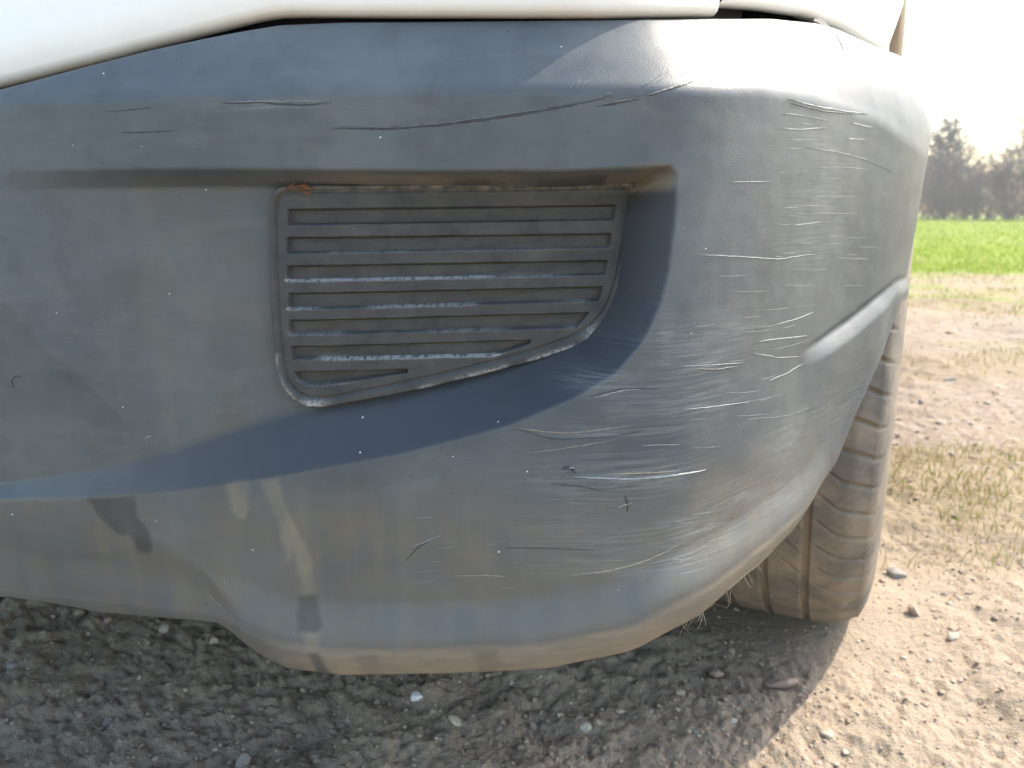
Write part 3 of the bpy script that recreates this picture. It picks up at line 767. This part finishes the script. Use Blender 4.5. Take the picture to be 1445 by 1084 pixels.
# tail lamps high on the corner
band('tail_lamp', sw(.44), sw(.62), .72, 1.0, -.006, M_RED)
mirrored(car.children[-1] if False else [o for o in car.children if o.name.startswith('tail_lamp')][0], 'tail_lamp')

# ------------------------------------------------------------------ wheel
def tyre_mesh():
    NA = 1500
    a = np.linspace(0, 2 * math.pi, NA, endpoint=False)
    half = .097
    t = np.linspace(-half, half, 120)                            # across the tread, + is outboard
    r_t = WR - .010 * np.abs(t / half) ** 2.6 - .006 * sstep(.80, 1.0, np.abs(t) / half)
    sh = [(half + .004, WR - .024), (half + .008, WR - .036), (half + .012, WR - .055), (half + .0125, WR - .085), (half + .008, WR - .110), (half - .002, WR - .128), (half - .012, WR - .130)]
    x = np.concatenate([[-p[0] for p in sh[::-1]], t, [p[0] for p in sh]]); r = np.concatenate([[p[1] for p in sh[::-1]], r_t, [p[1] for p in sh]])
    A, X = np.meshgrid(a, x, indexing='ij'); R = np.repeat(r[None], NA, 0)
    gro = np.zeros_like(X); tread = (np.abs(X) <= half)
    for g in (-.036, .004, .044):
        gro = np.maximum(gro, sstep(.0042, .0022, np.abs(X - g)))
    dp = .0065 * gro
    arc = A * WR; pitch = 2 * math.pi * WR / 66
    def sipe(x0, x1, phase, slant, wid, depth, bow=0.0):
        f = (X - x0) / (x1 - x0)
        u = (arc + slant * f * .02 + bow * f * f * .02) / pitch + phase
        d = np.abs(u - np.round(u)) * pitch
        return depth * sstep(wid, wid * .35, d) * ((f > 0) & (f < 1)) * sstep(0, .12, f) 
    s_ = np.zeros_like(X)
    s_ = np.maximum(s_, sipe(.066, half + .003, 0, .2, .0028, .0055, .5))       # shoulder cuts
    s_ = np.maximum(s_, sipe(.052, .070, .5, .8, .0014, .003))
    s_ = np.maximum(s_, sipe(.020, .041, .3, .9, .0012, .003, .3)); s_ = np.maximum(s_, sipe(.004, .018, .8, .5, .0010, .002))
    s_ = np.maximum(s_, sipe(-.026, -.004, .1, -.8, .0012, .003)); s_ = np.maximum(s_, sipe(-.041, -.030, .6, -.5, .0010, .002))
    s_ = np.maximum(s_, sipe(-half - .003, -.065, .4, .2, .0022, .0045, .3))
    dp = np.maximum(dp, s_ * tread)
    dp = dp + .0003 * fbm(A * 60, X * 300, 2)
    R = R - dp
    V = np.stack([X, -R * np.cos(A), R * np.sin(A)], -1)
    m = mesh_np('tyre', V.reshape(-1, 3), grid_quads(NA, len(x), True)[:, ::-1])
    attr(m, 'groove', np.clip(gro + s_ / .004 * .7, 0, 1)); return m
def lathe(name, prof, mat, n=64):
    a = np.linspace(0, 2 * math.pi, n, endpoint=False)
    P = np.array(prof); V = np.stack([np.repeat(P[None, :, 0], n, 0), -P[None, :, 1] * np.cos(a)[:, None], P[None, :, 1] * np.sin(a)[:, None]], -1)
    return mesh_np(name, V.reshape(-1, 3), grid_quads(n, len(P), True))
TYRE = tyre_mesh()
RIM = lathe('rim', [(-.085, .205), (-.08, .19), (.0, .185), (.07, .19), (.09, .206), (.094, .206), (.088, .19), (.06, .175), (.05, .12), (.065, .07), (.068, .03), (.068, .001)], M_STEEL)
RIM.materials.append(M_STEEL); TYRE.materials.append(MT)
BOLT = lathe('wheel_bolt', [(0, .010), (.014, .010), (.016, .006), (.016, .0005)], M_STEEL, 6); BOLT.materials.append(M_STEEL)
def wheel(u, w, flip, lab):
    e = bpy.data.objects.new('wheel', None); col.objects.link(e); e.parent = car
    e.location = Vector((u - ORG[0], w - ORG[1], WR - .004)); e.rotation_euler = (0, 0, math.pi if flip else 0)
    e['label'] = lab
    for nm, m in (('tyre', TYRE), ('rim', RIM)):
        o = bpy.data.objects.new(nm, m); col.objects.link(o); o.parent = e
    for k in range(5):
        o = bpy.data.objects.new('wheel_bolt', BOLT); col.objects.link(o); o.parent = e
        o.location = (.052, .055 * math.cos(k * 1.2566), .055 * math.sin(k * 1.2566))
TU = .019 - .1095
wheel(TU, WC, False, 'dusty wheel behind the scratched bumper corner')
wheel(-1.72 - TU, WC, True, 'wheel on the far side of the car')
wheel(TU, W2, False, 'wheel at the other end of the car')
wheel(-1.72 - TU, W2, True, 'wheel at the far corner of the car')

# ------------------------------------------------------------------ stones, gravel, grass
def stone_mesh(seed, n=1):
    import bmesh
    bm = bmesh.new(); bmesh.ops.create_icosphere(bm, subdivisions=n, radius=1)
    r_ = np.random.default_rng(seed); sc = r_.uniform(.65, 1.25, 3) * np.array([1, 1, .62]); pl = [(r_.normal(0, 1, 3), r_.uniform(.55, .9)) for _ in range(9)]
    for v_ in bm.verts:
        p = np.array(v_.co)
        for d, c in pl:
            d = d / np.linalg.norm(d); e = p @ d
            if e > c: p = p - d * (e - c)
        v_.co = p * sc * (1 + r_.normal(0, .04))
    V = np.array([v_.co[:] for v_ in bm.verts]); T = np.array([[v_.index for v_ in f.verts] for f in bm.faces]); bm.free()
    return V, T
STV = [stone_mesh(i, 1) for i in range(10)]
STB = [stone_mesh(50 + i, 2) for i in range(8)]
def m_stone(name, c):
    b = NT(name); tc = b.n('ShaderNodeNewGeometry').outputs['Position']
    n1 = b.noise(tc, 90, 5, .65); oi = b.n('ShaderNodeObjectInfo').outputs['Random']
    cc = b.mix(b.ramp(n1, (.3, 0.), (.7, 1.)), tuple(x * .72 for x in c), tuple(x * 1.2 for x in c))
    cc = b.mix(b.math('MULTIPLY', oi, .5), cc, (.36, .28, .20))
    return b.set(Base_Color=cc, Roughness=.9, Normal=b.bump(b.noise(tc, 350, 4, .6), .4, .003), Specular_IOR_Level=.25)
M_ST = {'pale': m_stone('pale_stone', (.50, .44, .36)), 'pink': m_stone('pinkish_stone', (.36, .265, .225)), 'grey': m_stone('grey_stone', (.25, .235, .22)), 'white': m_stone('white_stone', (.72, .71, .70))}
SM = {}
for c in M_ST:
    for i, (V, T) in enumerate(STB):
        m = mesh_np('stone', V, None, T, smooth=False); m.materials.append(M_ST[c]); SM[c, i] = m
def gpix(px, py):
    cx = (px - 722.5) / FPX; cy = (542 - py) / FPX
    d = np.array([cx, math.cos(PITCH) + cy * math.sin(PITCH), -math.sin(PITCH) + cy * math.cos(PITCH)]); t = -CAM_Z / d[2]
    return d[0] * t, d[1] * t
def gz_at(x, y):
    x = np.asarray(x, float); y = np.asarray(y, float); return flat_at(x, y, gheight(x, y))
def stone(x, y, r, c, lab, grp):
    o = bpy.data.objects.new('stone', SM[c, int(rng.integers(8))]); col.objects.link(o)
    o.location = (x, y, float(gz_at(np.array([x]), np.array([y]))[0]) + r * .18); o.scale = (r, r * rng.uniform(.8, 1.1), r * rng.uniform(.7, 1)); o.rotation_euler = (rng.normal(0, .25), rng.normal(0, .25), rng.uniform(0, 6.3))
    tag(o, lab, 'stone', grp)
for px, py, r, c, lab in ((588, 1000, .010, 'white', 'bright white stone chip on the shaded dirt below the bumper'),
                          (643, 1036, .011, 'pale', 'rounded pale stone on the shaded dirt under the bumper drip stains'),
                          (875, 1008, .009, 'pale', 'angular pale stone on shaded dirt below the punctured part of the bumper'),
                          (1012, 950, .016, 'pink', 'larger pinkish stone in the shade in front of the tyre'),
                          (1098, 968, .024, 'pink', 'largest pinkish stone in the shade in front of the tyre'),
                          (1163, 1048, .011, 'pale', 'pale stone on sunlit dirt beside the shadow edge'),
                          (18, 936, .010, 'grey', 'grey stone on the shaded dirt under the tailgate side of the bumper'),
                          (150, 998, .011, 'grey', 'dark flat stone on the shaded dirt below the dark wet stain'),
                          (345, 1078, .012, 'grey', 'grey flat stone half buried in the shaded dirt'),
                          (1290, 868, .016, 'pink', 'brownish stone on the sunlit dirt beside the tyre'),
                          (1345, 905, .013, 'pale', 'pale beige stone on sunlit dirt a little way from the tyre'),
                          (1265, 812, .020, 'grey', 'grey stone close beside the dusty tyre sidewall')):
    x, y = gpix(px, py); stone(x, y, r * .75, c, lab, 'larger stones on the dirt')
n_ind = 0
while n_ind < 170:
    az = rng.uniform(-38, 42); rr = .52 * (3.0 / .52) ** rng.random()
    x, y = rr * math.sin(math.radians(az)), rr * math.cos(math.radians(az))
    u = x * math.cos(TH) - y * math.sin(TH); w = x * math.sin(TH) + y * math.cos(TH)
    if abs(u - TU) < .14 and abs(w - WC) < .3: continue
    if u < -.05 and w > 1.2: continue
    sun_side = u > .02 and (x - .42) * math.cos(SUN_AZ) - (y - .88) * math.sin(SUN_AZ) > 0
    c = ['pale', 'pink', 'grey'][int(rng.integers(3))]
    r = .0042 * rr ** .7 * rng.lognormal(0, .35) * 1.05
    lab = ('small %s stone lying on the sunlit dirt beside the car' if sun_side else 'small %s stone lying on the shaded dirt under the car')
    stone(x, y, r, c, lab % {'pale': 'pale beige', 'pink': 'pinkish brown', 'grey': 'grey'}[c], ('small stones on the sunlit dirt' if sun_side else 'small stones on the shaded dirt')); n_ind += 1
def scatter(name, n, rsamp, size, mats, lab, azr=(-42, 48)):
    az = np.radians(rng.uniform(azr[0], azr[1], n)); r = rsamp(rng.random(n)); x = r * np.sin(az); y = r * np.cos(az)
    z = gz_at(x, y); s = size(r) * rng.lognormal(0, .4, n); rot = rng.uniform(0, 6.28, n)
    VV, TT, k = [], [], 0; tone = []
    for i in range(n):
        V, T = STV[i % 10]; c, sn = math.cos(rot[i]), math.sin(rot[i])
        P = np.stack([V[:, 0] * c - V[:, 1] * sn, V[:, 0] * sn + V[:, 1] * c, V[:, 2]], 1) * s[i] + [x[i], y[i], z[i] + s[i] * .15]
        VV.append(P); TT.append(T + k); k += len(V); tone.append(np.full(len(V), rng.random()))
    m = mesh_np(name, np.concatenate(VV), None, np.concatenate(TT), smooth=False); attr(m, 'tone', np.concatenate(tone))
    return tag(link(name, m, mats), lab, 'gravel', kind='stuff')
b = NT('mixed_gravel'); tn = b.at('tone')
M_GRV = b.set(Base_Color=b.mix(b.ramp(b.noise(b.n('ShaderNodeNewGeometry').outputs['Position'], 120, 4, .6), (.3, .0), (.7, .5)), b.ramp(tn, (0., (.22, .175, .135)), (.3, (.33, .26, .19)), (.55, (.36, .26, .225)), (.8, (.42, .35, .265)), (1., (.48, .42, .35))), (.30, .24, .17)), Roughness=.92, Specular_IOR_Level=.25)
scatter('gravel', 13000, lambda t: .46 * (4.2 / .46) ** t, lambda r: .0014 * r ** .6 + .0006, M_GRV, 'loose crumbs of dirt and fine gravel on the ground')

def blades(name, n, pos, hgt, wid, mat, lab, cat):
    x, y = pos(n); z = gz_at(x, y); h = hgt(np.hypot(x, y)) * rng.lognormal(0, .35, len(x)); w = wid(np.hypot(x, y))
    a = rng.uniform(0, 6.28, len(x)); lx = rng.normal(0, .45, len(x)) * h; ly = rng.normal(0, .45, len(x)) * h
    d = np.stack([np.cos(a) * w, np.sin(a) * w, 0 * a], -1); p = np.stack([x, y, z - .002], -1)
    m1 = p + np.stack([lx * .35, ly * .35, h * .6], -1); tip = p + np.stack([lx, ly, h], -1)
    V = np.stack([p - d, p + d, m1 + d * .7, m1 - d * .7, tip], 1).reshape(-1, 3); k = np.arange(len(x)) * 5
    m = mesh_np(name, V, np.stack([k, k + 1, k + 2, k + 3], 1), np.stack([k + 3, k + 2, k + 4], 1), smooth=False)
    attr(m, 'tone', np.repeat(rng.random(len(x)), 5))
    return tag(link(name, m, mat), lab, cat, kind='stuff')
def m_blade(name, *st):
    b = NT(name); c = b.ramp(b.at('tone'), *st)
    t = b.n('ShaderNodeBsdfTranslucent'); b.val(t.inputs[0], c); mx = b.n('ShaderNodeMixShader'); mx.inputs[0].default_value = .35
    b.set(Base_Color=c, Roughness=.6, Specular_IOR_Level=.3)
    b.t.links.new(b.p.outputs[0], mx.inputs[1]); b.t.links.new(t.outputs[0], mx.inputs[2]); b.t.links.new(mx.outputs[0], b.out.inputs[0])
    return b.m
M_GRASS = m_blade('field_grass_blade', (0., (.15, .215, .02)), (.5, (.20, .275, .022)), (.85, (.25, .31, .035)), (1., (.40, .36, .13)))
M_STRAW = m_blade('dry_grass_blade', (0., (.24, .19, .08)), (.55, (.31, .25, .12)), (.8, (.21, .22, .05)), (1., (.12, .19, .025)))
def field_pos(n):
    az = np.radians(rng.uniform(-15, 52, n)); r = 5.0 * (75 / 5.0) ** rng.random(n); x, y = r * np.sin(az), r * np.cos(az)
    g, p, s_, v_ = gsoft(x, y); k = rng.random(n) < g; return x[k], y[k]
blades('field_grass', 170000, field_pos, lambda r: .028 + .0006 * r, lambda r: .0022 * (r / 6) ** .75, M_GRASS, 'bright green mown grass of the field behind the car', 'grass')
def straw_pos(n):
    az = np.radians(rng.uniform(5, 52, n)); r = .95 * (9 / .95) ** rng.random(n); x, y = r * np.sin(az), r * np.cos(az)
    g, p, s_, v_ = gsoft(x, y); u = x * math.cos(TH) - y * math.sin(TH)
    k = (rng.random(n) < s_ * .85 * np.clip(fbm(x * 5, y * 5, 3) * 2.2 + .5, 0, 1)) & (u > .03); return x[k], y[k]
blades('dry_grass', 60000, straw_pos, lambda r: .012 + .002 * r, lambda r: .0008 * r ** .6, M_STRAW, 'thin yellow dry grass and moss on the dirt beside the car', 'grass')

# ------------------------------------------------------------------ trees beyond the field
def m_bark(name, c): return m_plain(name, c, .9, .3, 6, .3)
M_BARK = m_bark('grey_brown_bark', (.085, .070, .055)); M_TWIG = m_bark('brown_winter_twigs', (.085, .078, .072)); M_BUSH = m_bark('reddish_brown_scrub', (.115, .095, .082))
M_IVY = m_bark('dark_ivy_leaf', (.045, .060, .030))
def prism(seg):
    p0, p1, r0, r1 = seg
    d = p1 - p0; d /= np.linalg.norm(d, axis=1)[:, None] + 1e-9
    ref = np.where(np.abs(d[:, 2:3]) < .9, [[0, 0, 1.]], [[1., 0, 0]]); a = np.cross(d, ref); a /= np.linalg.norm(a, axis=1)[:, None]; b_ = np.cross(d, a)
    V = []
    for p, r in ((p0, r0), (p1, r1)):
        for k in range(3):
            V.append(p + r[:, None] * (a * math.cos(k * 2.094) + b_ * math.sin(k * 2.094)))
    V = np.stack(V, 1).reshape(-1, 3); k = np.arange(len(p0)) * 6
    q = np.concatenate([np.stack([k + i, k + (i + 1) % 3, k + 3 + (i + 1) % 3, k + 3 + i], 1) for i in range(3)])
    return V, q
def grow_tree(seed, H, spread, conic, nmain=46, twigs=9, multi=1):
    R = np.random.default_rng(seed); big, small = [], []
    def limb(p, d, L, r, out, n, wob, up=.0):
        pts = [p]
        for i in range(n):
            d = d + R.normal(0, wob, 3) + [0, 0, up]; d /= np.linalg.norm(d); p2 = p + d * L / n
            out.append((p, p2, r * (1 - .8 * i / n), r * (1 - .8 * (i + 1) / n))); p = p2; pts.append(p)
        return pts, d
    for _ in range(multi):
        base = np.array([R.normal(0, .25 * (multi > 1)), R.normal(0, .25 * (multi > 1)), -.1])
        tr, _d = limb(base, np.array([R.normal(0, .05 + .25 * (multi > 1)), R.normal(0, .05 + .25 * (multi > 1)), 1.]), H * .97, H * .020 / (multi ** .5), big, 12, .05, .05)
        tr = np.array(tr)
        for k in range(nmain // multi):
            f = R.uniform(.04 if multi > 1 else .10 if conic else .22, .99); i = f * 12; p = tr[int(i)] * (1 - i % 1) + tr[min(12, int(i) + 1)] * (i % 1)
            az = R.uniform(0, 6.28); rad_ = spread * ((1 - f) ** .75 * 1.05 + .10 if conic else (1.15 - abs(f - .55) * 1.4))
            up = .25 + .7 * f if conic else .55 + .5 * f
            d = np.array([math.cos(az), math.sin(az), up]); d /= np.linalg.norm(d)
            L = max(.4, rad_ * R.uniform(.7, 1.15)); pts, _ = limb(p, d, L, H * .0055 * (1.2 - f), big, 5, .14, .05)
            for j in range(twigs):
                pp = pts[R.integers(1, 6)]; dd = d + R.normal(0, .65, 3); dd /= np.linalg.norm(dd)
                p3, _ = limb(pp, dd, L * R.uniform(.25, .55), H * .0028, small, 3, .25, .06)
                for _k in range(7):
                    q_ = p3[R.integers(1, 4)]; de = dd + R.normal(0, .7, 3); de /= np.linalg.norm(de)
                    limb(q_, de, L * R.uniform(.12, .30), H * .0018, small, 2, .25, .05)
    conv = lambda s: prism([np.array([x[0] for x in s]), np.array([x[1] for x in s]), np.array([x[2] for x in s]), np.array([x[3] for x in s])])
    tm = mesh_np('trunk', *conv(big)); cm = mesh_np('crown', *conv(small))
    return tm, cm
def variant(*a, bark=M_BARK, twig=M_TWIG, **k):
    t, c = grow_tree(*a, **k); t.materials.append(bark); c.materials.append(twig); return t, c
TREES = {'cone': variant(1, 9.6, 4.3, True, nmain=110, twigs=10), 'round': variant(2, 9.0, 3.4, False, nmain=60, twigs=8), 'tall': variant(3, 11.0, 3.0, False, nmain=60, twigs=8), 'low': variant(4, 6.0, 2.8, False, nmain=50, twigs=8)}
BUSH = [variant(10 + i, 2.6, 1.7, False, nmain=50, twigs=7, multi=5, bark=M_BUSH, twig=M_BUSH) for i in range(2)]
def plant(name, kind, az, r, s, lab, cat, grp):
    t, c = TREES[kind] if isinstance(kind, str) else BUSH[kind]
    e = bpy.data.objects.new(name, None); col.objects.link(e); a = math.radians(az)
    e.location = (r * math.sin(a), r * math.cos(a), float(gz_at(np.array([r * math.sin(a)]), np.array([r * math.cos(a)]))[0])); e.scale = (s, s, s); e.rotation_euler = (0, 0, rng.uniform(0, 6.28))
    tag(e, lab, cat, grp)
    for nm, m in (('trunk', t), ('crown', c)):
        o = bpy.data.objects.new(nm, m); col.objects.link(o); o.parent = e
    return e
G = 'bare trees beyond the field'
plant('tree', 'cone', 28.9, 74, .84, 'tall bare conical tree beside the bumper edge beyond the field', 'tree', G)
plant('tree', 'round', 34.4, 66, .92, 'bare round-crowned tree to the right of the gap of sky', 'tree', G)
plant('tree', 'low', 32.6, 78, .95, 'lower bare tree growing just beside the gap of sky', 'tree', G)
plant('tree', 'tall', 33.6, 84, .85, 'slender bare tree rising behind the lower one at the gap of sky', 'tree', G)
k = 0
for az, kd in ((-14, 'round'), (-8, 'tall'), (-2, 'cone'), (3, 'low'), (8, 'round'), (13, 'cone'), (18, 'tall'), (23.5, 'round'), (38.5, 'cone'), (42, 'round'), (46, 'tall'), (50.5, 'low')):
    plant('tree', kd, az, 70 + 9 * rng.random(), .85 + .25 * rng.random(), 'bare winter tree standing farther along the row beyond the field', 'tree', G)
for az in np.arange(-16, 54, 1.3):
    plant('bush', int(rng.integers(2)), az + rng.normal(0, .3) + .6, 80 + 6 * rng.random(), rng.uniform(1.2, 1.9), 'leafless brown scrub bush under the trees along the field edge', 'bush', 'scrub along the far field edge')
for az in np.arange(-16, 54, .6):
    plant('bush', int(rng.integers(2)), az + rng.normal(0, .2), 62 + 3 * rng.random(), rng.uniform(.5, .8), 'low leafless scrub bush in front of the taller bushes at the field edge', 'bush', 'low scrub at the far field edge')
for az in np.arange(-16, 54, 1.0):
    plant('bush', int(rng.integers(2)), az + rng.normal(0, .3), 66 + 6 * rng.random(), rng.uniform(1.0, 1.6), 'leafless brown scrub bush under the trees along the field edge', 'bush', 'scrub along the far field edge')

# ------------------------------------------------------------------ scattering volume added to imitate lens glare over the far trees
hb = 130.0
hv = np.array([[x, y, z] for x in (-hb, hb) for y in (-30, hb) for z in (-1.2, 13.5)], float)
hm = mesh_np('glare_haze', hv, [[0, 1, 3, 2], [4, 6, 7, 5], [0, 4, 5, 1], [2, 3, 7, 6], [0, 2, 6, 4], [1, 5, 7, 3]], smooth=False)
hz = bpy.data.materials.new('added_glare_veil'); hz.use_nodes = True
t = hz.node_tree; t.nodes.remove(t.nodes['Principled BSDF'])
pv = t.nodes.new('ShaderNodeVolumePrincipled'); pv.inputs['Color'].default_value = (.95, .97, 1, 1); pv.inputs['Density'].default_value = .0014; pv.inputs['Anisotropy'].default_value = .5
t.links.new(pv.outputs[0], t.nodes['Material Output'].inputs['Volume'])
tag(link('glare_haze', hm, hz), 'added bright veil over the field imitating lens glare', 'glare_haze', kind='stuff')
